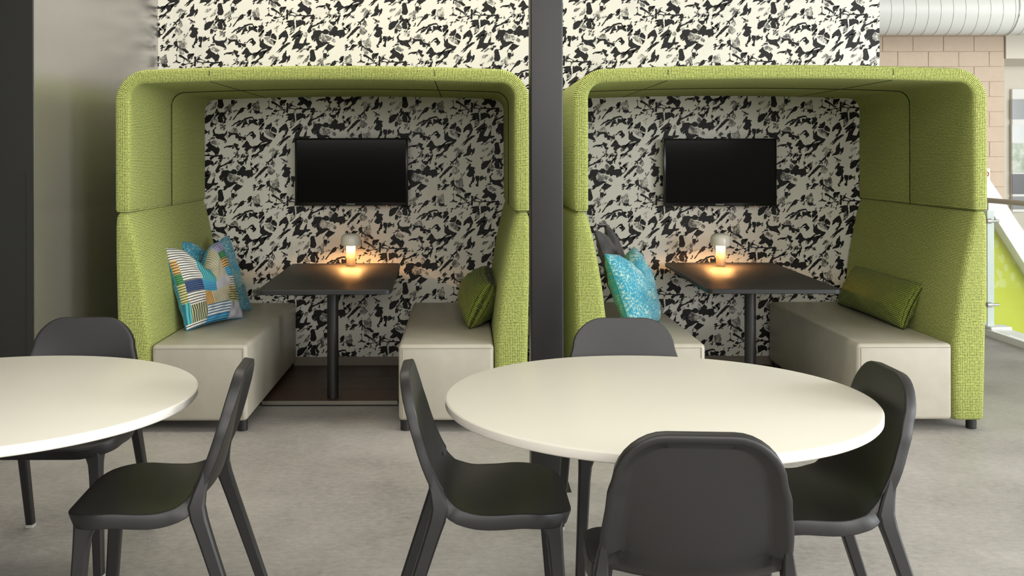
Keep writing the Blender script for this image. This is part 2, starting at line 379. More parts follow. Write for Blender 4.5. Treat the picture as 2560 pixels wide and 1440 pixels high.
# wallpaper, its printed shards traced as flat polygons of one half-drop repeat
TP = 230.5, 233.0
SC = FPX / BACK
Q = {1: (510, 250), 2: (620, 250), 3: (510, 365), 4: (620, 365)}
INK = """
1:20,560 60,480 110,455 180,430 240,425 290,365 300,395 310,455 250,520 200,595 110,670 50,695 20,670
1:335,465 375,400 432,300 470,370 480,390 440,420 400,455 370,485
1:350,315 400,265 420,285 370,370 330,410
1:440,430 520,375 555,345 585,375 610,410 630,490 680,530 675,580 640,610 590,620 620,560 580,540 575,470 560,480 575,600 560,660 480,655 420,640 440,600 410,540
1:590,640 640,620 665,640 640,670 600,675
1:205,650 240,650 300,690 330,700 410,660 350,725 290,720 250,750 215,800 195,780 200,700
1:265,905 285,865 340,805 360,795 365,815 320,870 310,900 320,950 345,990 400,1005 480,1010 560,995 620,1000 650,965 680,900 695,905 695,980 660,1020 615,1055 600,1080 640,1140 675,1205 685,1230 665,1260 655,1220 600,1210 545,1180 500,1170 470,1150 430,1155 380,1130 350,1100 340,1060 300,1070 255,1085 285,1030 280,975 260,930
1:-20,890 50,895 100,920 140,930 155,875 172,930 140,970 110,955 60,990 0,1030 -20,1030
1:130,1185 200,1160 310,1090 320,1105 230,1160 150,1200
1:60,1340 140,1260 185,1210 195,1285 240,1330 300,1360 370,1420 450,1425 475,1490 440,1550 400,1600 340,1640 300,1560 230,1500 180,1540 110,1560 25,1530 70,1480 110,1440 125,1390 80,1375
1:690,1150 740,1060 760,990 720,950 740,935 800,965 870,970 960,965 1040,1040 1110,1140 1140,1190 1030,1200 1030,1130 960,1140 940,1090 950,1040 890,1020 820,1040 780,1090 740,1110
1:1050,1070 1110,1075 1160,1095 1250,1095 1265,1110 1260,1200 1190,1185 1120,1130
1:1265,1100 1300,1040 1370,970 1430,930 1470,925 1500,980 1530,1020 1560,1040 1555,1090 1530,1110 1480,1150 1450,1160 1470,1110 1410,1060 1450,1020 1440,985 1400,990 1340,1030 1300,1070
1:815,770 860,745 900,700 930,670 1000,640 1040,605 1110,610 1180,580 1215,535 1300,515 1350,500 1430,490 1470,495 1490,530 1420,530 1360,535 1300,560 1240,600 1180,640 1130,690 1080,740 1040,760 980,800 965,795 1000,740 1040,690 1100,660 1150,620 1080,640 1010,670 950,700 900,745 850,775
1:1200,650 1250,600 1290,600 1280,660 1340,690 1300,715 1240,720 1190,770 1140,830 1120,825 1150,760
2:40,560 100,590 160,580 140,545 180,545 200,580 240,560 300,600 260,620 230,630 290,710 300,750 260,745 200,710 160,680 90,690 30,740 0,790 -10,760 40,700 30,640
1:870,600 900,530 950,460 1000,380 1040,320 1110,235 1180,235 1270,215 1260,235 1200,260 1200,300 1150,350 1080,375 1010,420 950,500
1:1295,170 1340,100 1400,70 1440,75 1430,130 1410,160 1420,200 1390,250 1350,270 1290,300 1330,240 1320,205
1:820,-20 920,-20 930,50 880,115 815,100
1:930,90 990,40 1000,55 940,105
1:420,-60 440,-110 500,-130 540,-70 560,-20 570,60 600,130 580,190 540,240 470,235 415,195 405,160 430,100
1:620,390 650,375 660,395 630,408
1:745,400 770,400 760,420
1:750,580 785,555 770,595
1:530,735 560,712 568,730 540,745
1:600,845 640,850 635,870
1:0,330 40,345 20,380 0,375
1:590,1420 640,1385 690,1360 760,1350 840,1345 900,1320 890,1290 930,1280 970,1300 1035,1315 1020,1370 1000,1420 1080,1440 1050,1480 1020,1510 975,1480 950,1430 930,1380 880,1350 830,1380 780,1410 730,1400 670,1400 620,1430
1:1130,1390 1190,1320 1250,1240 1300,1215 1340,1270 1380,1350 1440,1390 1560,1360 1640,1350 1600,1390 1500,1440 1430,1430 1340,1480 1290,1530 1250,1520 1215,1480 1250,1400 1180,1420
4:90,310 150,250 230,230 300,180 360,110 340,60 300,40 200,160 160,180 230,60 260,-10 420,-60 560,-100 520,0 470,90 420,150 340,190 310,230 330,260 250,300 170,380 160,370 220,290 130,340 120,330 170,280
2:360,960 380,950 395,1020 420,1000 440,960 465,960 480,1070 530,1110 620,1160 735,1195 700,1250 620,1320 540,1370 480,1410 470,1380 540,1310 590,1240 520,1250 440,1270 350,1330 320,1370 270,1360 400,1250 440,1240 370,1190 360,1100
2:310,570 400,550 440,535 475,570 480,620 440,670 400,720 340,775 320,730 305,670 350,620
2:320,870 360,800 420,720 460,675 490,690 490,730 440,790 390,860 345,890
2:510,860 570,780 640,710 700,655 715,700 720,770 690,840 650,870 560,870
2:690,870 730,800 760,790 840,850 870,910 860,985 780,950 700,920
2:730,1000 845,1020 815,1090 785,1145 780,1060
2:920,880 1000,790 1090,720 1145,680 1180,750 1205,830 1215,900 1170,1000 1110,1070 1095,1130 1050,1120 1045,1070 1120,1000 1150,880 1100,910 1050,890 980,940 920,985 940,920 990,870
2:860,1370 940,1260 1050,1150 1110,1130 1160,1090 1290,1050 1250,1110 1160,1170 1080,1230 1000,1320 900,1385 960,1310 1040,1210 1050,1180 960,1280
2:1110,660 1160,600 1210,540 1170,520 1220,460 1120,465 1210,405 1320,390 1390,380 1390,450 1415,560 1410,660 1360,640 1350,560 1300,590 1220,600 1150,640
2:1250,830 1290,780 1345,755 1330,800 1270,840
3:-146,938 -96,868 0,790 60,740 120,700 150,745 215,750 150,800 60,900 0,960 -120,1040 -100,970 -60,920
3:-20,1000 80,890 210,780 190,860 150,950 110,1040 90,1090 130,1110 220,1105 240,1060 280,980 325,910 320,1000 310,1090 400,1090 430,1110 390,1140 330,1170 280,1165 220,1220 150,1290 90,1315 70,1260 20,1255 -20,1270 -126,1308 -76,1168 -46,1098
2:950,60 1000,-10 1160,-20 1130,60 1060,110 1000,180 960,140
2:690,40 760,20 830,70 870,110 930,150 990,180 960,210 880,150 790,110 720,90
2:620,0 640,10 640,210 700,240 760,240 740,270 660,265 600,235 530,280 520,260 620,215
2:760,330 830,270 880,300 930,295 1040,270 1120,265 1080,310 1050,320 1050,285 960,300 880,330 840,360
2:1160,90 1185,65 1225,110 1220,200 1210,300 1195,385 1150,360 1160,220
2:1220,210 1260,140 1320,70 1330,140 1440,180 1440,205 1330,170 1270,190 1250,225 1380,240 1440,275 1430,310 1380,260 1230,235
2:700,400 730,360 790,380 760,415 720,405
2:555,515 590,450 630,450 600,490
2:90,260 200,300 300,315 340,295 380,380 280,390 180,370 200,320 120,280 90,300 90,380 55,380 70,310
2:920,440 1000,430 980,460
2:1070,350 1100,340 1095,370
3:0,430 60,420 120,395 180,420 250,430 290,510 270,570 230,560 200,530 150,560 100,590 20,625 0,500
3:0,250 80,250 130,220 200,260 300,270 400,260 500,250 470,290 330,310 250,370 180,390 170,340 220,290 100,280 0,280
3:490,250 530,230 560,300 570,350 640,325 650,345 570,365 500,380 410,375 450,320
3:340,720 380,640 430,560 450,540 500,570 580,545 680,490 760,430 845,400 850,420 800,440 850,440 840,465 740,510 640,560 540,600 480,630 450,690 480,720 400,800 360,780
3:800,500 840,485 830,515
3:430,520 470,450 550,400 540,420 480,480 440,540
3:670,570 700,580 710,670 690,660
3:520,760 590,710 740,720 770,740 840,710 850,690 940,690 985,740 1000,770 960,830 880,835 810,800 750,790 710,880 685,930 700,1010 770,1065 880,1060 975,1080 900,1130 800,1200 720,1230 650,1290 590,1320 600,1260 580,1220 650,1170 640,1110 610,1060 600,1020 560,1050 510,1050 600,930 560,960 490,1030 480,980 450,920 500,860
3:970,835 1010,770 1070,690 1140,610 1190,590 1260,650 1240,720 1350,705 1410,705 1455,740 1470,820 1560,790 1460,880 1400,940 1420,880 1310,965 1290,890 1230,880 1120,890 1110,860 1040,870
3:860,1250 920,1190 980,1120 1060,1150 1120,1180 1170,1170 1140,1210 1060,1270 960,1350 910,1310 870,1280 820,1370 800,1390
3:380,1190 480,1180 460,1230 400,1250 390,1300 350,1340 330,1300 370,1240
3:1000,410 1040,420 1030,460 1100,455 1180,440 1200,400 1250,370 1270,300 1330,240 1340,290 1310,330 1310,380 1270,440 1260,540 1240,530 1240,420 1200,470 1190,530 1120,590 1090,540 1050,520 1010,490 1020,450
3:980,350 1020,280 1080,265 1040,310 1000,350
3:1170,340 1200,250 1250,290 1210,340
3:920,240 1030,230 1030,245 940,250
3:820,355 920,315 900,335
3:1230,180 1290,170 1320,240 1260,210
4:75,600 100,620 160,650 225,700 170,710 120,690
4:175,610 220,560 290,500 280,580 260,670 235,680 200,650
4:70,555 110,490 130,510 100,550
4:760,290 800,230 880,160 885,220 850,310 790,370
4:890,150 960,210 940,215
4:520,455 610,455 690,370 740,320 740,390 680,450 620,480 640,560 620,570 600,490 550,490
4:770,430 800,530 830,575 805,570 780,500
4:200,960 220,910 290,840 360,740 430,680 490,620 600,600 590,650 520,700 440,780 350,860 240,975
4:490,920 530,850 580,800 600,840 560,890 510,940
4:1060,50 1070,20 1120,-20 1140,-75 1165,-85 1150,-20 1160,0 1150,70 1210,110 1240,60 1275,80 1260,180 1210,245 1180,220 1190,170 1150,200 1140,250 1080,280 1000,290 920,320 940,280 1010,230 1040,180 1030,110
4:1020,390 1060,385 1130,440 1190,410 1120,460 1050,420
4:1110,500 1130,540 1165,540 1150,590 1140,620 1220,630 1295,655 1240,700 1270,760 1275,810 1240,840 1250,910 1270,990 1240,1090 1190,1090 1180,1150 1130,1160 1170,1230 1110,1240 1110,1200 1090,1170 1150,1110 1190,980 1220,900 1140,930 1060,905 1020,870 1060,800 1100,740 1060,680 1010,750 1030,660 1080,600 1100,560
4:1290,905 1400,900 1420,1000 1390,1050 1370,1150 1380,1220 1310,1210 1290,1170 1340,1100 1330,1040 1300,1060 1310,980
4:540,1110 580,1040 640,1010 660,1060 665,1170 720,1210 760,1250 900,1255 950,1310 1005,1360 920,1390 860,1330 760,1280 700,1225 660,1240 655,1330 625,1330 650,1200 600,1200 540,1250 580,1190
4:250,1310 310,1250 350,1180 390,1130 430,1150 520,1160 560,1130 540,1160 440,1220 380,1270 320,1310
4:140,1270 190,1190 130,1200 190,1135 230,1150 240,1210 320,1180 290,1210 220,1240 150,1330 190,1250
4:310,1070 340,1020 420,1015 380,1060 440,1040 440,1060 350,1110 370,1070
4:840,880 885,910 860,910
4:410,340 430,320 440,345 415,355
"""
GRAIN = """
1:215,610 310,480 330,530 370,570 430,600 400,640 330,660 240,640
1:210,1260 280,1170 350,1200 440,1260 480,1290 440,1330 380,1345 290,1310 230,1290
1:780,890 850,860 900,820 970,830 1000,880 1030,980 1040,1020 990,980 940,930 860,950 790,950
1:40,160 60,90 100,50 200,40 240,30 170,110 110,150
1:200,270 260,190 330,120 380,20 395,60 380,160 330,230 260,260 210,310
1:610,260 700,170 780,90 790,160 850,180 810,230 830,290 770,360 740,340 720,260 680,240 630,280
1:870,300 1030,290 1050,300 960,340 880,380 890,330
2:470,920 560,890 640,910 700,960 790,1000 845,1020 820,1080 780,1150 740,1130 660,1090 590,1050 540,980
2:1260,660 1300,600 1400,560 1415,650 1390,720 1320,740 1270,720
2:90,150 200,80 320,10 340,80 355,180 360,260 300,300 200,300 120,250 170,200
2:780,640 860,570 960,540 910,600 880,690 890,770 840,720 870,640 800,670
3:310,510 360,460 430,420 430,450 370,520 320,550
3:490,660 580,650 580,720 530,760 500,710
3:220,830 280,770 330,780 350,880 280,900 225,890
3:695,920 730,830 770,790 820,840 900,860 1000,890 1090,930 1060,980 1000,1030 880,1045 780,1060 720,1000
3:1060,1020 1110,950 1160,980 1200,1050 1170,1090 1110,1070
3:960,640 1000,540 1060,570 1095,620 1050,700 990,720
3:690,380 710,290 740,350 770,375
4:620,190 700,70 760,45 880,120 900,160 800,220 740,290 680,310 720,220 760,130 680,190
4:660,530 740,450 770,420 800,520 770,570 700,570
4:600,640 640,600 700,630 740,630 740,690 820,740 770,800 700,860 630,830 590,790 585,720
4:670,1040 760,1020 870,950 900,980 920,1060 940,1180 900,1240 820,1240 720,1200 690,1170 720,1110
4:690,1240 760,1290 830,1340 860,1390 820,1440 740,1420 680,1330
4:400,580 440,510 480,490 440,560
4:1060,880 1080,800 1150,760 1220,780 1230,870 1150,915
"""
def parse(txt):
    out = []
    for ln in txt.strip().splitlines():
        q, pts = ln.split(':'); ox, oy = Q[int(q)]
        out.append([(ox + float(a) / 12, oy + float(b) / 12) for a, b in (p.split(',') for p in pts.split())])
    return out
def clip(poly, axis, lim, keep_less):
    out = []
    for i in range(len(poly)):
        a, b = poly[i - 1], poly[i]
        ia = (a[axis] <= lim) == keep_less; ib = (b[axis] <= lim) == keep_less
        if ia != ib:
            t = (lim - a[axis]) / (b[axis] - a[axis]); out.append((a[0] + t * (b[0] - a[0]), a[1] + t * (b[1] - a[1])))
        if ib: out.append(b)
    return out
rp = random.Random(11)
def rag(pl, amp):
    out = []
    for i in range(len(pl)):
        a, b = pl[i], pl[(i + 1) % len(pl)]
        n = max(1, int(math.dist(a, b) / 3.0))
        for k in range(n):
            t = k / n; d = math.dist(a, b) or 1
            nx, ny = (b[1] - a[1]) / d, -(b[0] - a[0]) / d
            o = 0.35 + (rp.uniform(-amp, amp) if k else rp.uniform(-.2, .3))
            out.append((a[0] + (b[0] - a[0]) * t + nx * o, a[1] + (b[1] - a[1]) * t + ny * o))
    return out
def sliver(cx, cy, L, wd, ang):
    c, s_ = cos(ang), -sin(ang)
    return [(cx + c * x - s_ * y, cy + s_ * x + c * y) for x, y in ((-L, 0), (-L * .3, -wd), (L * .5, -wd * rp.uniform(.4, 1)), (L, rp.uniform(-wd, wd)), (L * .2, wd), (-L * .4, wd * rp.uniform(.3, .9)))]
ink, grain = parse(INK), parse(GRAIN)
for pl in list(ink):
    cx, cy = sum(p[0] for p in pl) / len(pl), sum(p[1] for p in pl) / len(pl)
    for k in range(2):
        p = rp.choice(pl)
        ink.append(sliver(p[0] + rp.uniform(-4, 4), p[1] + rp.uniform(-4, 4), rp.uniform(1.5, 6), rp.uniform(.4, 1.3), rp.gauss(radians(48), .3)))
    if rp.random() < .5:
        p = rp.choice(pl); grain.append(sliver(p[0] + rp.uniform(-5, 5), p[1] + rp.uniform(-5, 5), rp.uniform(4, 11), rp.uniform(1, 3.2), rp.gauss(radians(52), .3)))
def area2(pl): return sum(pl[i - 1][0] * pl[i][1] - pl[i][0] * pl[i - 1][1] for i in range(len(pl)))
def fix(pl): return pl if area2(pl) > 0 else pl[::-1]
ink = [rag(fix(p), 0.9) for p in ink]; grain = [rag(fix(p), 1.3) for p in grain]
X0, X1, Z0, Z1 = SIDE, 2.81, 0.0, 3.6
wv = [(X0, BACK, Z0), (X1, BACK, Z0), (X1, BACK, Z1), (X0, BACK, Z1), (X0, BACK + .14, Z0), (X1, BACK + .14, Z0), (X1, BACK + .14, Z1), (X0, BACK + .14, Z1)]
wf = [(0, 1, 2, 3), (5, 4, 7, 6), (1, 5, 6, 2), (4, 0, 3, 7), (3, 2, 6, 7), (1, 0, 4, 5)]
wm = [0] * 6
for polys, mi, dy in ((grain, 2, 0.0004), (ink, 1, 0.0008)):
    for pl in polys:
        for kx in range(-2, 8):
            for ky in range(-6, 4):
                oy = 116.5 * (kx % 2) + 233 * ky
                p = [((x + 230.5 * kx - VX) / SC, EYE - (y + oy - VY) / SC) for x, y in pl]
                for ax, lim, less in ((0, X1, True), (0, X0, False), (1, Z1, True), (1, 0.086, False)):
                    p = clip(p, ax, lim, less)
                    if len(p) < 3: break
                if len(p) < 3: continue
                b = len(wv)
                wv += [(x, BACK - dy, z) for x, z in p]
                wf.append(tuple(range(b, b + len(p)))); wm.append(mi)
wb = mesh_obj('wall_back', wv, wf, [M['paper'], M['ink'], M['grain']], None, False, midx=wm)
struct(wb, 'wall papered with black and white rocky shards')
struct(box('baseboard_back', SIDE, 2.81, BACK - 0.014, BACK - 0.001, 0.001, 0.085, M['skirting']))
# dark wall on the left, with a black panelled end facing the tables
wl = [(SIDE, BACK + 0.14), (SIDE, BACK), (SIDE, 5.02), (-5.9, 5.02), (-5.9, BACK + 0.14)]
v = [(x, y, z) for z in (0.0, 3.6) for x, y in wl]
f = [(0, 1, 2, 3, 4)[::-1], (5, 6, 7, 8, 9)] + [(k, (k + 1) % 5, 5 + (k + 1) % 5, 5 + k)[::-1] for k in range(5)]
wo = struct(mesh_obj('wall_left', v, f, M['dark_paint'], None, False), 'glossy dark grey side wall')
struct(box('trim_1', -5.9, SIDE - 0.002, 5.005, 5.0198, 0.0, 3.6, M['black_panel']))
struct(box('trim_2', SIDE - 0.027, SIDE - 0.003, 4.998, 5.0045, 0.002, 1.37, M['black_panel']))
struct(box('wall_front', -6, 9.5, -5.15, -5.0, 0.0, 3.6, M['room_grey']))
struct(box('wall_far_left', -6.1, -6.0, -5, 5.0, 0.0, 3.6, M['room_grey']))

# block wall in the stair hall
BY = 13.8
bw = struct(box('wall_hall', -2.0, 7.165, BY + 0.02, BY + 0.2, -2.2, 3.6, M['mortar']), 'pale concrete block wall')
bwid, bh = 0.405, 0.2
src = None
for r in range(13):
    zc = EYE + (VY - 131) * BY / FPX - 0.2 * r + 0.1
    off = 0.2025 if r % 2 else 0
    xx = 7.165
    first = True
    while xx > 2.6:
        w = (bwid / 2 if (first and r % 2) else bwid); first = False
        bm = None
        o = box('block', xx - w + 0.0028, xx - 0.0028, BY + 0.012 + random.uniform(-0.002, 0.002), BY + 0.03, zc - 0.1 + 0.0028, zc + 0.1 - 0.0028, M['block'], bw, 0.003, 1)
        xx -= w
struct(box('wall_far', 7.0, 12.0, 15.0, 15.2, -2.2, 3.6, M['cream']))
struct(box('trim_3', 7.17, 10.5, BY - 0.02, 14.95, 2.72, 3.1, M['cream']))
# far window
wn = struct(box('window_1', W(2527, 0, 14.98).x, 9.4, 14.93, 14.985, W(0, 532, 14.98).z, W(0, 226, 14.98).z, M['white_paint']), 'white framed window of the stair hall')
for (ya, yb, mt) in ((251, 301, 'pane_grey'), (314, 360, 'pane_pale'), (362, 434, 'pane_garden'), (438, 488, 'pane_dark'), (494, 526, 'pane_grey')):
    box('pane', W(2532, 0, 14.9).x, 9.3, 14.915, 14.935, W(0, yb, 14.92).z, W(0, ya, 14.92).z, M[mt], wn)
# spiral duct
dk = thing('spiral_duct', 'white spiral air duct running under the ceiling past the block wall', 'duct', (7.4, 12.0, 3.13))
RD = 0.30
v, f = [], []
SEG = 48
for i, x in enumerate((-4.4, 4.2)):
    for k in range(SEG):
        a = 2 * pi * k / SEG; v.append((x, RD * cos(a), RD * sin(a)))
for k in range(SEG): f.append((k, (k + 1) % SEG, SEG + (k + 1) % SEG, SEG + k))
f += [tuple(range(SEG - 1, -1, -1)), tuple(range(SEG, 2 * SEG))]
mesh_obj('pipe', v, f, M['duct'], dk, True, sharp=50)
pts = []
for k in range(48 * 60):
    a = 2 * pi * k / 48; pts.append((-4.35 + 0.14 * k / 48, (RD) * cos(a), (RD) * sin(a)))
tube('spiral_seam', pts, 0.004, M['duct_seam'], dk, 5)
jx = W(2540, 0, 11.8).x - 7.4
jp = [(jx, (RD + .002) * cos(2 * pi * k / 48), (RD + .002) * sin(2 * pi * k / 48)) for k in range(49)]
tube('joint_ring', jp, 0.012, M['duct'], dk, 6)

# stair hall: lower floor, lime wall, white stringer
struct(box('floor_lower', 4.4, 12, 4, 15, -2.3, -2.2, M['floor']))
LY = 11.0
a, b, c, d = W(2440, 470, LY), W(2640, 790, LY), W(2640, 1000, LY), W(2440, 1000, LY)
v = [(p.x, LY, p.z) for p in (a, b, c, d)] + [(p.x, LY + .1, p.z) for p in (a, b, c, d)]
struct(mesh_obj('wall_stair', v, [(0, 3, 2, 1), (4, 5, 6, 7), (0, 1, 5, 4), (2, 3, 7, 6), (1, 2, 6, 5), (3, 0, 4, 7)], M['lime'], None, False), 'lime green stair wall with a leaf pattern')
st = [W(2440, 415, 10.9), W(2640, 712, 10.9), W(2640, 800, 10.9), W(2440, 482, 10.9)]
v = [(p.x, 10.82, p.z) for p in st] + [(p.x, 10.99, p.z) for p in st]
o = mesh_obj('stair_stringer', v, [(0, 3, 2, 1), (4, 5, 6, 7), (0, 1, 5, 4), (2, 3, 7, 6), (1, 2, 6, 5), (3, 0, 4, 7)], M['white_paint'], None, False)
tag(o, 'white sloping stair stringer above the lime green wall', 'staircase')
# balustrade
bl = thing('glass_balustrade', 'glass balustrade with round handrail beside the right booth', 'railing', (4.2, 8.35, 0))
tube('handrail', [(0, y, 1.079) for y in (0.55, -1.0, -3.6)], 0.021, M['rail_wood'], bl, 14)
for yy in (0.0, -1.9):
    p = box('post', -0.006, 0.05, yy - 0.006, yy + 0.006, 0.03, 1.02, M['pale_post'], bl, 0.002, 1)
    tube('bracket', [(0.0, yy, 1.0), (0.0, yy, 1.062)], 0.008, M['steel'], p)
    box('base_plate', -0.02, 0.15, yy - 0.09, yy + 0.05, 0.051, 0.075, M['white_paint'], p, 0.004, 1)
    for zz in (0.245, 0.915):
        tube('standoff', [(-0.03, yy - 0.03, zz), (0.01, yy - 0.03, zz)], 0.022, M['steel'], p, 14)
        tube('standoff_pin', [(0.01, yy - 0.03, zz), (0.075, yy - 0.03, zz)], 0.011, M['steel'], p, 12)
for ya, yb in ((-1.88, 0.25), (-3.6, -1.92)):
    box('glass_pane', -0.028, -0.016, ya, yb, 0.06, 1.0, M['glass'], bl)
struct(box('trim_4', 4.16, 4.36, 4.0, 8.7, 0.0, 0.05, M['white_paint'])), 
# small sign
sg = thing('safety_sign', 'small white safety sign with a red ring on the block wall', 'sign', (W(2464, 440, BY - 0.01).x, BY - 0.012, W(2464, 440, BY - 0.01).z))
box('plate', -0.055, 0.055, -0.004, 0.004, -0.085, 0.085, M['white_paint'], sg)
pts = [(0.035 * cos(2 * pi * k / 24), -0.006, 0.01 + 0.035 * sin(2 * pi * k / 24)) for k in range(25)]
tube('red_ring', pts, 0.006, M['sign_red'], sg, 6)
tube('red_bar', [(-0.024, -0.006, 0.034), (0.024, -0.006, -0.014)], 0.005, M['sign_red'], sg, 6)

# steel column between the booths
cl = thing('steel_column', 'black painted steel column standing between the two green booths', 'column', (0.352, 4.56, 0))
box('shaft', -0.069, 0.071, -0.07, 0.07, 0.006, 3.6, M['black_metal'], cl, 0.006, 3)
box('base_plate', -0.10, 0.10, -0.10, 0.10, 0.0, 0.0059, M['black_metal'], cl)

# ------------------------------------------------------------------ booths
def ring_faces(n, m, base=0, closed=True, rev=False):
    f = []
    for i in range(m - 1):
        for k in range(n if closed else n - 1):
            q = (base + i * n + k, base + i * n + (k + 1) % n, base + (i + 1) * n + (k + 1) % n, base + (i + 1) * n + k)
            f.append(q[::-1] if rev else q)
    return f

HO, HI = 1.085, 1.007      # half widths outside / inside
def hood_path():
    """matching outer and inner points of the upside-down U, with arc length"""
    st = []
    zt_o, zt_i = 1.893, 1.820
    crown = lambda x: 0.026 * (1 - (x / HO) ** 2)
    ro, ri = 0.16, 0.075
    for z in [1.152 + (zt_o - ro - 1.152) * i / 8 for i in range(9)]:
        zi = 1.152 + (zt_i - ri - 1.152) * (z - 1.152) / (zt_o - ro - 1.152)
        st.append(((-HO, z), (-HI, zi)))
    for i in range(1, 9):
        a = pi / 2 * i / 8
        st.append(((-HO + ro - ro * cos(a), zt_o - ro + ro * sin(a)), (-HI + ri - ri * cos(a), zt_i - ri + ri * sin(a))))
    N = 16
    x0, x1 = HO - ro, HI - ri
    for i in range(1, N):
        t = i / N
        st.append(((-x0 + 2 * x0 * t, zt_o), (-x1 + 2 * x1 * t, zt_i)))
    st += [((-o[0], o[1]), (-i_[0], i_[1])) for o, i_ in st[:17][::-1]]
    out = []
    for o, i_ in st:
        k = lambda p, zt, r: (p[0], p[1] + crown(p[0]) * min(1, max(0, (p[1] - (zt - r)) / r)))
        out.append((k(o, zt_o, ro), k(i_, zt_i, ri)))
    s = [0]
    for i in range(1, len(out)):
        s.append(s[-1] + 0.5 * (math.dist(out[i][0], out[i - 1][0]) + math.dist(out[i][1], out[i - 1][1])))
    return out, s

def hood(name, y0, y1, parent, r=0.02):
    path, s = hood_path()
    v, f, uv = [], [], []
    # section in (t across thickness 0=outer 1=inner, y)
    sec = []
    for (ct, cy, a0) in ((0, 0, pi), (1, 0, 1.5 * pi), (1, 1, 0), (0, 1, 0.5 * pi)):
        for i in range(5):
            a = a0 + (pi / 2) * i / 4
            sec.append((ct, cy, cos(a), sin(a)))
    n = len(sec)
    def station(o, i_, inset=0.0, shift=(0, 0)):
        T = math.dist(o, i_); d = ((i_[0] - o[0]) / T, (i_[1] - o[1]) / T)
        rr = min(r, T * 0.45)
        P = []
        for ct, cy, ca, sa in sec:
            rad = rr - min(inset, rr * .9)
            lo, hi = rr, T - rr
            tt = (lo if ct == 0 else hi) + rad * ca
            yy = (y0 + rr if cy == 0 else y1 - rr) + rad * sa
            P.append((o[0] + d[0] * tt + shift[0], yy, o[1] + d[1] * tt + shift[1]))
        return P
    stations = []
    o, i_ = path[0]; stations.append((station(o, i_, 0.014, (0, -0.0)), -0.012)); stations.append((station(o, i_, 0.004, (0, 0.004)), -0.004))
    for k, (o, i_) in enumerate(path): stations.append((station(o, i_, 0, (0, 0.012 if k in (0, len(path) - 1) else 0)), s[k]))
    o, i_ = path[-1]; stations.append((station(o, i_, 0.004, (0, 0.004)), s[-1] + 0.004)); stations.append((station(o, i_, 0.014), s[-1] + 0.012))
    for P, _ in stations: v += P
    # u coordinate round the section
    P = stations[12][0]; u = [0]
    for k in range(1, n + 1): u.append(u[-1] + math.dist(P[k % n], P[k - 1]))
    m = len(stations)
    for i in range(m - 1):
        for k in range(n):
            f.append((i * n + k, i * n + (k + 1) % n, (i + 1) * n + (k + 1) % n, (i + 1) * n + k))
            uv.append([(u[k], stations[i][1]), (u[k + 1], stations[i][1]), (u[k + 1], stations[i + 1][1]), (u[k], stations[i + 1][1])])
    f.append(tuple(range(n - 1, -1, -1))); uv.append([(0, 0)] * n)
    f.append(tuple((m - 1) * n + k for k in range(n))); uv.append([(0, 0)] * n)
    return mesh_obj(name, v, f, M['green'], parent, True, uvs=uv, sharp=60)

def wedge(parent, sgn, depth):
    """padded side backrest, thick at the seat and thin at the top"""
    zs = [0.056, 0.07, 0.25, 0.45, 0.6, 0.75, 0.9, 1.0, 1.08, 1.125, 1.142, 1.1513]
    v, f, uv = [], [], []
    rows = []
    for z in zs:
        t = min(1, max(0, (z - 0.45) / 0.68))
        xin = 0.900 + (HI - 0.900) * (t ** 0.9) if z > 0.45 else 0.900
        xout = 1.064 + 0.021 * min(1, z / 0.9)
        xin -= 0.018 * sin(pi * min(1, max(0, (z - 0.45) / 0.66)))
        ins = {0.056: 0.012, 1.125: 0.004, 1.142: 0.012, 1.1513: 0.022}.get(z, 0)
        rin, rout = 0.034, 0.03
        P = []
        for cx, cy, a0, rr in ((xout, 0, 1.5 * pi, rout), (xout, 1, 0, 0.012), (xin, 1, 0.5 * pi, 0.012), (xin, 0, pi, rin)):
            for i in range(6):
                a = a0 + pi / 2 * i / 5
                sx = -1 if cx == xout else 1
                ccx = cx + sx * rr; ccy = (rr if cy == 0 else depth - rr)
                q = max(rr - ins, 0.001)
                P.append((ccx + q * cos(a) , ccy + q * sin(a), z))
        rows.append(P)
    n = len(rows[0])
    u = [0]
    for k in range(1, n + 1): u.append(u[-1] + math.dist(rows[4][k % n], rows[4][k - 1]))
    for P in rows: v += [(sgn * x, y, z) for x, y, z in P]
    for i in range(len(rows) - 1):
        for k in range(n):
            q = [i * n + k, i * n + (k + 1) % n, (i + 1) * n + (k + 1) % n, (i + 1) * n + k]
            w = [(u[k], zs[i]), (u[k + 1], zs[i]), (u[k + 1], zs[i + 1]), (u[k], zs[i + 1])]
            if sgn < 0: q, w = q[::-1], w[::-1]
            f.append(tuple(q)); uv.append(w)
    bot = list(range(n - 1, -1, -1)); top = [(len(rows) - 1) * n + k for k in range(n)]
    if sgn < 0: bot, top = bot[::-1], top[::-1]
    f += [tuple(bot), tuple(top)]; uv += [[(0, 0)] * n] * 2
    return mesh_obj('backrest', v, f, M['green'], parent, True, uvs=uv, sharp=60)

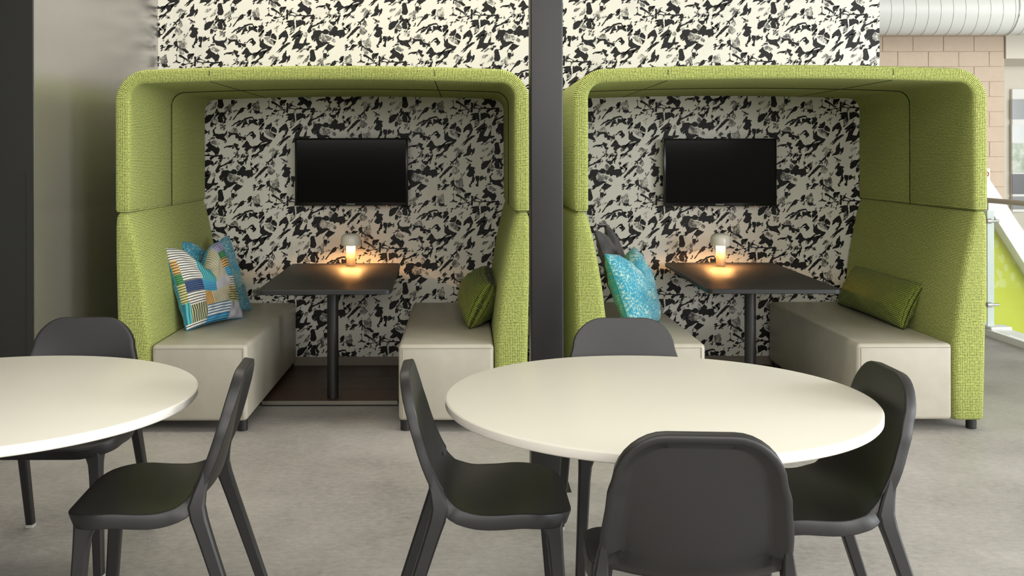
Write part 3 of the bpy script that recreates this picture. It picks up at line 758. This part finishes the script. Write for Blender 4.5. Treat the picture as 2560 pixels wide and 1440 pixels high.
def make_booth(cx, label):
    t = thing('booth', label, 'booth', (cx, FR, 0), 0, 'green canopied booths')
    D = BACK - FR - 0.02
    for ya, yb in ((0.0, 0.775), (0.779, D)):
        cn = hood('canopy', ya, yb, t)
        for sx in (-0.59, 0.59):
            tube('seam', [(sx, ya + 0.022, 1.8385), (sx, yb - 0.022, 1.8385)], 0.0025, M['seam_green'], cn, 6)
            tube('seam', [(sx, ya - 0.0005, 1.862), (sx, ya - 0.0005, 1.893)], 0.0014, M['seam_green'], cn, 6)
    path = [i_ for o, i_ in hood_path()[0]]
    tube('seam', [(x * 0.9985, 0.777, z - 0.0005) for x, z in path], 0.0026, M['seam_green'], t, 6)
    for sgn in (-1, 1):
        wedge(t, sgn, D)
        xa, xb = sorted((sgn * 0.396, sgn * 0.896))
        bm = bmesh.new(); bm_box(bm, xa, xb, 0.004, D - 0.004, 0.057, 0.457, 0.022, 4)
        be = bm_obj('bench', bm, M['leather'], t)
        xs = sgn * 0.418
        xe = sgn * 0.885
        tube('seam', [(xs, 0.0035, 0.075), (xs, 0.0035, 0.438)], 0.0022, M['seam'], be, 6)
        tube('seam', [(xs, 0.0045, 0.437), (xe, 0.0045, 0.437)], 0.0022, M['seam'], be, 6)
        for fx, fy in ((0.43, 0.05), (1.02, 0.06), (0.43, D - 0.06), (1.02, D - 0.06)):
            lathe('foot', [(0.024, 0.0), (0.027, 0.003), (0.027, 0.058)], M['foot_black'], t, 24, (sgn * fx, fy))
    return t
BX = (-0.748, 1.652)
make_booth(BX[0], 'green canopied booth on the left, patchwork pillow on its beige bench')
make_booth(BX[1], 'green canopied booth on the right, teal pillow on its beige bench')

# pedestal tables in the booths
def rounded_rect_prism(bm_name, hx, y0, y1, z0, z1, r, mats, parent, e=0.003):
    P = []
    for cx, cy, a0 in ((hx - r, y1 - r, 0), (-hx + r, y1 - r, pi / 2), (-hx + r, y0 + r, pi), (hx - r, y0 + r, 1.5 * pi)):
        for i in range(7):
            a = a0 + pi / 2 * i / 6; P.append((cx + r * cos(a), cy + r * sin(a), cos(a), sin(a)))
    n = len(P); v, f, mi = [], [], []
    for z, o in ((z0, e), (z0 + e, 0), (z1 - e, 0), (z1, e)):
        v += [(x - ca * o, y - sa * o, z) for x, y, ca, sa in P]
    for i in range(3):
        for k in range(n): f.append((i * n + k, i * n + (k + 1) % n, (i + 1) * n + (k + 1) % n, (i + 1) * n + k)); mi.append(1)
    f.append(tuple(range(n - 1, -1, -1))); mi.append(1); f.append(tuple(range(3 * n, 4 * n))); mi.append(0)
    return mesh_obj(bm_name, v, f, mats, parent, True, midx=mi, sharp=35)

def booth_table(cx, rz, label, shift):
    t = thing('booth_table', label, 'table', (cx, 6.235, 0), 0, 'dark pedestal tables in the booths')
    top = rounded_rect_prism('tabletop', 0.358, -0.695, 0.695, 0.705, 0.731, 0.038, [M['dark_wood'], M['edge_black']], t)
    top.rotation_euler.z = rz; top.location.x = shift
    lathe('column', [(0.034, 0.0318), (0.033, 0.04), (0.033, 0.690), (0.13, 0.694), (0.13, 0.7045)], M['black_metal'], t, 32, (0.008, -0.14))
    pl = box('base_plate', -0.392, 0.392, -0.225, 0.79, 0.0, 0.027, M['edge_black'], t)
    for pa, pb in ((-0.2249, 0.083), (0.087, 0.44), (0.444, 0.79)):
        box('plank', -0.392, 0.392, pa, pb, 0.0271, 0.0315, M['brown_wood'], pl, 0.001, 1)
    box('edge_strip', -0.392, 0.392, -0.2275, -0.2251, 0.009, 0.031, M['brushed'], pl)
    return t
booth_table(-0.786, radians(1.5), 'dark rectangular pedestal table inside the left booth', 0.012)
booth_table(1.660, radians(-1.5), 'dark rectangular pedestal table inside the right booth', 0.006)

# table lamps
def table_lamp(x, y, label):
    t = thing('table_lamp', label, 'lamp', (x, y, 0.7315), 0, 'small mushroom lamps on the booth tables')
    lathe('stem', [(0.0275, 0.0), (0.0295, 0.002), (0.0295, 0.175), (0.028, 0.177)], M['lamp_stem'], t, 32)
    prof = [(0.062, 0.134), (0.0645, 0.134), (0.0645, 0.172), (0.062, 0.187), (0.055, 0.199), (0.044, 0.207), (0.026, 0.2105), (0.0001, 0.2115)]
    inner = [(0.0001, 0.2065), (0.026, 0.2055), (0.043, 0.2020), (0.052, 0.1955), (0.058, 0.186), (0.0605, 0.172), (0.0605, 0.136)]
    lathe('shade', [(r, z) for r, z in inner] + prof, M['lamp_white'], t, 40)
    v, f = [], []
    for k in range(32):
        a = 2 * pi * k / 32
        v += [(0.043 * cos(a), 0.043 * sin(a), 0.150), (0.058 * cos(a), 0.058 * sin(a), 0.150), (0.043 * cos(a), 0.043 * sin(a), 0.156), (0.058 * cos(a), 0.058 * sin(a), 0.156)]
    for k in range(32):
        i, j = 4 * k, 4 * ((k + 1) % 32)
        f += [(i, i + 1, j + 1, j), (i + 2, j + 2, j + 3, i + 3), (i + 1, i + 3, j + 3, j + 1), (i, j, j + 2, i + 2)]
    mesh_obj('light_ring', v, f, M['lamp_light'], t, False)
    return t
table_lamp(-0.743, 6.75, 'small lit mushroom lamp on the left booth table')
table_lamp(1.644, 6.70, 'small lit mushroom lamp on the right booth table')

# televisions
def television(x, z, label):
    t = thing('television', label, 'television', (x, 6.955, z), 0, 'wall televisions in the booths')
    w, h = 0.378, 0.226
    box('frame', -w, w, 0.0, 0.045, -h, h, M['tv_frame'], t, 0.004, 2)
    box('screen', -w + 0.013, w - 0.013, -0.0015, 0.002, -h + 0.021, h - 0.013, M['tv_screen'], t)
    box('wall_bracket', -0.15, 0.15, 0.0455, 0.093, -0.1, 0.1, M['black_metal'], t)
    cu = bpy.data.curves.new('lettering', 'FONT'); cu.body = 'SAMSUNG'; cu.size = 0.012; cu.align_x = 'CENTER'; cu.extrude = 0.0003; cu.space_character = 1.05
    to = bpy.data.objects.new('lettering_curve', cu); COL.objects.link(to)
    dg = bpy.context.evaluated_depsgraph_get(); me = bpy.data.meshes.new_from_object(to.evaluated_get(dg))
    bpy.data.objects.remove(to); me.materials.clear(); me.materials.append(M['tv_text'])
    lo = bpy.data.objects.new('lettering', me); link(lo, t); lo.rotation_euler = (pi / 2, 0, 0); lo.location = (-0.004, -0.0008, -h + 0.006); lo['label'] = 'silver maker lettering'
    box('power_light', 0.232, 0.238, -0.001, 0.002, -h - 0.003, -h + 0.0005, M['led'], t)['label'] = 'red power light'
television(-0.762, EYE - (429 - VY) * 6.955 / FPX, 'black flat television on the wall of the left booth')
television(1.706, EYE - (432 - VY) * 6.955 / FPX, 'black flat television on the wall of the right booth')

# ------------------------------------------------------------------ pillows
def pillow(name, label, P0, P1, up, w, h, T, mats, back=None, chop=0.0, midx_fn=None, group=None, N=36, seed=0, taper=0.07, uvs=1.0):
    """P0 -> P1 is the lower edge seen from the front, up the leaning direction"""
    P0, P1 = Vector(P0), Vector(P1)
    ex = (P1 - P0).normalized(); up = Vector(up); ez = ex.cross(up).normalized(); ey = ez.cross(ex).normalized()
    base = (P0 + P1) / 2
    rnd = random.Random(seed); ph = [rnd.uniform(0, 6.28) for _ in range(8)]
    def pt(u, v, side):
        e = (max(0, (1 - u * u) * (1 - v * v)))
        th = T / 2 * e ** 0.42
        x = w / 2 * u * (1 - taper * (1 - v * v)); y = h / 2 * v * (1 - taper * (1 - u * u))
        d = chop * exp(-(u / 0.36) ** 2) * max(0, (v + 0.6) / 1.6) ** 1.5
        y -= d
        th *= 1 - 1.6 * d * exp(-(u / 0.25) ** 2)
        wr = 0.006 * e * (sin(7 * u + 3 * v + ph[0]) + sin(5 * v - 4 * u + ph[1])) + 0.004 * (1 - e) * e ** .5 * 4 * sin(16 * u + ph[2]) * sin(14 * v + ph[3])
        z = side * (th + wr) - 0.02 * (u * u) * chop * 4
        return Vector((x, y + h / 2, z))
    vs_, f, uv, mi, idx = [], [], [], [], {}
    for side in (1, -1):
        for i in range(N + 1):
            for j in range(N + 1):
                edge = i in (0, N) or j in (0, N)
                key = (i, j, 0 if edge else side)
                if key in idx: continue
                u = -cos(pi * i / N) * 0.5 + (2 * i / N - 1) * 0.5; v = -cos(pi * j / N) * 0.5 + (2 * j / N - 1) * 0.5
                p = pt(u, v, side)
                idx[key] = len(vs_); vs_.append(ex * p.x + ey * p.y + ez * p.z)
    for side in (1, -1):
        for i in range(N):
            for j in range(N):
                q = []
                w4 = []
                for a, b in ((i, j), (i + 1, j), (i + 1, j + 1), (i, j + 1)):
                    edge = a in (0, N) or b in (0, N)
                    q.append(idx[(a, b, 0 if edge else side)])
                    uu = (-cos(pi * a / N) * 0.5 + (2 * a / N - 1) * 0.5); vv = (-cos(pi * b / N) * 0.5 + (2 * b / N - 1) * 0.5)
                    w4.append(((uu + 1) / 2 * (w if uvs == 1.0 else 1), (vv + 1) / 2 * (h if uvs == 1.0 else 1)))
                if side < 0: q, w4 = q[::-1], w4[::-1]
                f.append(tuple(q)); uv.append(w4)
                uc = sum(a for a, _ in w4) / 4; vc = sum(b for _, b in w4) / 4
                mi.append(midx_fn(uc, vc) if (midx_fn and side > 0) else (len(mats) - 1 if side < 0 else 0))
    root = thing(name, label, 'pillow', base, 0, group)
    o = mesh_obj('cover', vs_, f, mats, root, True, uvs=uv, midx=mi)
    # piped seam round the edge
    loop = [idx[(i, 0, 0)] for i in range(N)] + [idx[(N, j, 0)] for j in range(N)] + [idx[(i, N, 0)] for i in range(N, 0, -1)] + [idx[(0, j, 0)] for j in range(N, 0, -1)]
    pts = [vs_[k] for k in loop]; pts.append(pts[0])
    tube('piping', pts, 0.003, mats[-1], root, 6)
    return root

PATCH = [  # u0,u1,v0,v1,stripe
 (0.00, 0.05, 0.66, 0.84, 5), (0.00, 0.05, 0.54, 0.66, 4), (0.00, 0.05, 0.30, 0.54, 7), (0.00, 0.06, 0.06, 0.30, 1), (0.00, 0.28, 0.56, 1.0, 0), (0.28, 0.50, 0.56, 1.0, 1), (0.50, 0.74, 0.60, 1.0, 2),
 (0.74, 1.0, 0.88, 1.0, 3), (0.74, 1.0, 0.79, 0.88, 4), (0.74, 1.0, 0.66, 0.79, 5), (0.78, 1.0, 0.54, 0.66, 6), (0.74, 0.78, 0.54, 0.66, 2), (0.78, 1.0, 0.40, 0.54, 0), (0.70, 1.0, 0.30, 0.40, 7),
 (0.05, 0.26, 0.42, 0.56, 8), (0.26, 0.48, 0.40, 0.56, 6), (0.48, 0.78, 0.42, 0.60, 9), (0.26, 0.40, 0.22, 0.40, 10), (0.40, 0.66, 0.22, 0.42, 2),
 (0.66, 1.0, 0.20, 0.30, 7), (0.05, 0.26, 0.26, 0.42, 0), (0.06, 0.26, 0.06, 0.26, 12), (0.00, 0.26, 0.00, 0.06, 0), (0.26, 0.68, 0.07, 0.22, 11), (0.26, 0.68, 0.00, 0.07, 6), (0.68, 1.0, 0.00, 0.24, 9)]
def patch(u, v):
    for u0, u1, v0, v1, k in PATCH:
        if u0 <= u < u1 and v0 <= v < v1: return k
    return 2
pillow('pillow', 'square pillow in striped patchwork of teal, orange and white', (-1.575, 5.86, 0.462), (-1.345, 6.36, 0.462), (-0.17, 0.03, 0.47), 0.52, 0.49, 0.17, STR + [M['blue']], chop=0.13, midx_fn=patch, N=64, seed=1, uvs=0.0, group='pillows on the booth benches')
pillow('pillow', 'blue speckled square pillow behind the patchwork pillow', (-1.560, 6.20, 0.462), (-1.365, 6.70, 0.462), (-0.17, 0.03, 0.47), 0.52, 0.50, 0.11, [M['blue'], M['blue']], chop=0.12, seed=2, group='pillows on the booth benches')
pillow('pillow', 'teal speckled square pillow at the front of the right booth', (0.935, 5.76, 0.462), (1.160, 6.20, 0.462), (-0.18, 0.02, 0.47), 0.52, 0.46, 0.20, [M['teal'], M['teal_back']], chop=0.10, seed=3, group='pillows on the booth benches')
pillow('pillow', 'charcoal wool pillow standing behind the teal pillow', (0.955, 6.14, 0.462), (1.105, 6.66, 0.462), (-0.16, 0.02, 0.47), 0.52, 0.57, 0.13, [M['char'], M['char']], chop=0.13, seed=4, group='pillows on the booth benches')
pillow('pillow', 'long green bolster pillow against the right side of the right booth', (2.468, 6.90, 0.462), (2.468, 5.86, 0.462), (0.12, 0.0, 0.25), 1.03, 0.28, 0.2, [M['green_dark'], M['green_dark']], seed=5, group='pillows on the booth benches', taper=0.05)
pillow('pillow', 'green bolster pillow on the right bench of the left booth', (0.020, 6.90, 0.462), (0.020, 5.93, 0.462), (0.13, 0.0, 0.25), 0.98, 0.285, 0.26, [M['green_dark'], M['green_dark']], seed=6, group='pillows on the booth benches', taper=0.05)

# ------------------------------------------------------------------ round tables
def round_table(cx, cy, label):
    t = thing('round_table', label, 'table', (cx, cy, 0), 0, 'large round white tables')
    R = 0.62
    top = lathe('tabletop', [(0.0001, 0.74), (R - 0.006, 0.74), (R - 0.002, 0.739), (R, 0.736)], M['white_lam'], t, 128, sharp=60)
    lathe('table_edge', [(0.0001, 0.7115), (R - 0.012, 0.7115), (R - 0.004, 0.7125), (R, 0.717), (R + 0.0004, 0.7362), (R - 0.008, 0.7395)], M['white_edge'], top, 128, sharp=60)
    lathe('column', [(0.045, 0.016), (0.04, 0.03), (0.04, 0.695), (0.2, 0.698), (0.2, 0.711)], M['black_metal'], t, 40)
    lathe('base', [(0.27, 0.0), (0.275, 0.004), (0.27, 0.012), (0.05, 0.016)], M['black_metal'], t, 64)
    return t
round_table(0.56, 3.05, 'large round white table in front of the right booth')
round_table(-1.43, 3.07, 'large round white table at the left edge, partly cut off')

# ------------------------------------------------------------------ chairs
def catmull(P, n):
    out = []
    Q_ = [P[0]] + P + [P[-1]]
    for i in range(1, len(Q_) - 2):
        p0, p1, p2, p3 = (Vector(q) for q in Q_[i - 1:i + 3])
        for k in range(n):
            t = k / n
            out.append(0.5 * ((2 * p1) + (-p0 + p2) * t + (2 * p0 - 5 * p1 + 4 * p2 - p3) * t * t + (-p0 + 3 * p1 - 3 * p2 + p3) * t ** 3))
    out.append(Vector(P[-1])); return out

def chair_parts(t):
    prof = catmull([(-0.245, 0.447), (-0.20, 0.457), (-0.10, 0.456), (0.0, 0.449), (0.08, 0.446), (0.15, 0.459), (0.197, 0.503), (0.222, 0.575), (0.242, 0.66), (0.260, 0.75), (0.274, 0.825)], 24)
    prof = [Vector((p.x * 0.88, p.y)) for p in prof]
    L = [0]
    for i in range(1, len(prof)): L.append(L[-1] + (prof[i] - prof[i - 1]).length)
    tot = L[-1]
    def at(s):
        s = min(max(s, 0), tot)
        for i in range(1, len(L)):
            if L[i] >= s:
                k = (s - L[i - 1]) / max(1e-9, L[i] - L[i - 1]); p = prof[i - 1].lerp(prof[i], k); d = (prof[i] - prof[i - 1]).normalized(); return p, d
    s_fold = next(L[i] for i in range(len(prof)) if prof[i].y > 0.492 and prof[i].x > 0.088)
    keys = [(0, 0.238), (0.10, 0.240), (0.22, 0.238), (0.32, 0.228), (s_fold - 0.06, 0.214), (s_fold, 0.209), (s_fold + 0.08, 0.209), (s_fold + 0.18, 0.201), (tot - 0.10, 0.188), (tot, 0.180)]
    def width(s):
        w = keys[-1][1]
        for (a, wa), (b, wb_) in zip(keys, keys[1:]):
            if a <= s <= b:
                k = (s - a) / (b - a); k = k * k * (3 - 2 * k); w = wa + (wb_ - wa) * k; break
        rc = 0.115
        if s < rc: w -= rc * (1 - sqrt(max(0, 1 - ((rc - s) / rc) ** 2)))
        rc = 0.105
        if s > tot - rc: w -= rc * (1 - sqrt(max(0, 1 - ((s - tot + rc) / rc) ** 2)))
        return w
    rows = [0.115 * (1 - cos(pi / 2 * i / 8)) for i in range(9)]
    mid = 34
    rows += [0.115 + (tot - 0.105 - 0.115) * i / mid for i in range(1, mid)]
    rows += [tot - 0.105 + 0.105 * sin(pi / 2 * i / 8) for i in range(9)]
    fold = min(range(len(rows)), key=lambda i: abs(rows[i] - s_fold)); s_fold = rows[fold]
    NR = len(rows); NC = 25
    def surf(s, tt, ins=0.0):
        p, d = at(s); nrm = Vector((0, -d.y, d.x))        # (x, y, z) normal towards the sitter
        w = max(width(s) - ins, 0.004)
        fk = exp(-((s - s_fold + 0.02) / 0.10) ** 2)
        q1, q2 = min(1, s / 0.16), min(1, (tot - s) / 0.24); edge = q1 * q1 * (3 - 2 * q1) * q2 * q2 * (3 - 2 * q2)
        lift = (0.012 + 0.022 * fk + (0.006 if s > s_fold else 0)) * edge * abs(tt) ** 2.2
        return Vector((tt * w, p.x, p.y)) + nrm * lift
    def normal(s, tt):
        e = 1e-3
        a = surf(min(tot, s + e), tt) - surf(max(0, s - e), tt); b = surf(s, min(1, tt + .01)) - surf(s, max(-1, tt - .01))
        nn = b.cross(a); nn.normalize(); return nn
    ts = [-cos(pi * j / (NC - 1)) * 0.35 + (2 * j / (NC - 1) - 1) * 0.65 for j in range(NC)]
    G = [[surf(s, tt) for tt in ts] for s in rows]
    Nn = [[normal(min(max(s, 0.004), tot - 0.004), tt * 0.97) for tt in ts] for s in rows]
    V, F, FR_ = [], [], []   # FR_: row of each face
    gi = [[0] * NC for _ in range(NR)]
    for i in range(NR):
        for j in range(NC): gi[i][j] = len(V); V.append(G[i][j])
    for i in range(NR - 1):
        for j in range(NC - 1): F.append((gi[i][j], gi[i][j + 1], gi[i + 1][j + 1], gi[i + 1][j])); FR_.append(i)
    loop = [(0, j) for j in range(NC)] + [(i, NC - 1) for i in range(1, NR)] + [(NR - 1, j) for j in range(NC - 2, -1, -1)] + [(i, 0) for i in range(NR - 2, 0, -1)]
    nl = len(loop)
    B = [[gi[i][j] for i, j in loop]]
    outs = []
    for k, (i, j) in enumerate(loop):
        a, b = loop[k - 1], loop[(k + 1) % nl]
        tg = (G[b[0]][b[1]] - G[a[0]][a[1]]).normalized(); outs.append(tg.cross(Nn[i][j]).normalized())
    for lev in range(7):
        ring = []
        for k, (i, j) in enumerate(loop):
            s = rows[i]; g, nn, o = G[i][j], Nn[i][j], outs[k]
            bk = min(1, max(0, (s - s_fold + 0.08) / 0.12))
            Fd = 0.040 + (0.029 - 0.040) * bk
            i5 = 0.010 + 0.004 * bk; i6 = 0.012 + 0.022 * bk; h6 = 0.010
            oo, dn = [(0.0022, 0.0008), (0.0032, 0.004), (0.0032, Fd - 0.002), (0.002, Fd), (-i5 + .003, Fd), (-i5, Fd - 0.002), (-i6, h6)][lev]
            ring.append(len(V)); V.append(g + o * oo - nn * dn)
        B.append(ring)
    for a, b in zip(B, B[1:]):
        for k in range(nl):
            k2 = (k + 1) % nl
            F.append((a[k], b[k], b[k2], a[k2])); FR_.append(min(loop[k][0], loop[k2][0]))
    # underside
    ui = [[0] * NC for _ in range(NR)]
    for k, (i, j) in enumerate(loop): ui[i][j] = B[-1][k]
    for i in range(1, NR - 1):
        for j in range(1, NC - 1):
            s = rows[i]; bk = min(1, max(0, (s - s_fold + 0.08) / 0.12)); ins = 0.012 + 0.022 * bk
            sn = max(0, (0.115 - s) / 0.115, (s - tot + 0.105) / 0.105); cs = sqrt(max(0, 1 - sn * sn))
            sg = 1 if s < tot / 2 else -1
            w0 = width(s) - ins * cs
            p = surf(s + sg * ins * sn, ts[j]); p.x = ts[j] * w0
            ui[i][j] = len(V); V.append(p - Nn[i][j] * 0.010)
    for i in range(NR - 1):
        for j in range(NC - 1): F.append((ui[i][j], ui[i + 1][j], ui[i + 1][j + 1], ui[i][j + 1])); FR_.append(i)
    me = bpy.data.meshes.new('tmp'); me.from_pydata([tuple(v) for v in V], [], F); me.update()
    vn = [tuple(v.normal) for v in me.vertices]; bpy.data.meshes.remove(me)
    for nm, sel in (('seat', lambda r: r < fold), ('backrest', lambda r: r >= fold)):
        fs = [f for f, r in zip(F, FR_) if sel(r)]
        used = sorted({i for f in fs for i in f}); mp = {a: b for b, a in enumerate(used)}
        o = mesh_obj(nm, [V[i] for i in used], [tuple(mp[i] for i in f) for f in fs], M['chair'], t, True)
        o.data.normals_split_custom_set_from_vertices([vn[i] for i in used])
    # legs: chamfered rectangular sweeps
    def leg(secs):
        v, f = [], []
        for (x, y, z, wx, wy) in secs:
            c = 0.14
            for a, b in ((1, 1 - 2 * c), (1, -1 + 2 * c), (1 - 2 * c, -1), (-1 + 2 * c, -1), (-1, -1 + 2 * c), (-1, 1 - 2 * c), (-1 + 2 * c, 1), (1 - 2 * c, 1)):
                v.append((x + a * wx / 2, y - b * wy / 2, z))
        n = 8
        for i in range(len(secs) - 1):
            for k in range(n): f.append((i * n + k, (i + 1) * n + k, (i + 1) * n + (k + 1) % n, i * n + (k + 1) % n))
        f.append(tuple(range(n))); f.append(tuple((len(secs) - 1) * n + k for k in range(n - 1, -1, -1)))
        o = mesh_obj('leg', v, f, M['chair'], t, True, sharp=34)
        x, y, z, wx, wy = secs[-1]
        box('glide', x - wx * .52, x + wx * .52, y - wy * .52, y + wy * .52, 0.0, 0.0135, M['glide'], o, 0.002, 1)
    for s in (-1, 1):
        leg([(s * 0.174, -0.152, 0.440, 0.064, 0.070), (s * 0.176, -0.154, 0.420, 0.062, 0.066), (s * 0.181, -0.160, 0.405, 0.052, 0.054), (s * 0.185, -0.165, 0.385, 0.044, 0.045), (s * 0.188, -0.169, 0.34, 0.040, 0.041), (s * 0.205, -0.193, 0.0135, 0.032, 0.033)])
        leg([(s * 0.204, 0.186, 0.605, 0.008, 0.012), (s * 0.208, 0.175, 0.555, 0.016, 0.023), (s * 0.212, 0.161, 0.51, 0.026, 0.036), (s * 0.215, 0.153, 0.475, 0.033, 0.046), (s * 0.217, 0.160, 0.44, 0.035, 0.046), (s * 0.219, 0.172, 0.405, 0.034, 0.043), (s * 0.221, 0.187, 0.36, 0.034, 0.041), (s * 0.236, 0.302, 0.0135, 0.029, 0.034)])

G_ = 'dark grey plastic chairs around the round tables'
ch = thing('dining_chair', 'dark grey chair facing right, left side of the round table by the right booth', 'chair', (0.081, 3.08, 0), radians(90), G_)
chair_parts(ch)
dup(ch, (0.978, 3.03, 0), radians(-89), 'dark grey chair facing left, right side of the round table by the right booth')
dup(ch, (-0.915, 3.09, 0), radians(-86), 'dark grey chair facing left, right side of the cut-off round table')
dup(ch, (-1.462, 3.755, 0), radians(0), 'dark grey chair behind the cut-off round table, beside the dark wall')
dup(ch, (0.595, 3.715, 0), radians(-1), 'dark grey chair behind the round table, below the teal pillow')
dup(ch, (0.540, 2.567, 0), radians(176), 'dark grey chair in the foreground seen from behind')
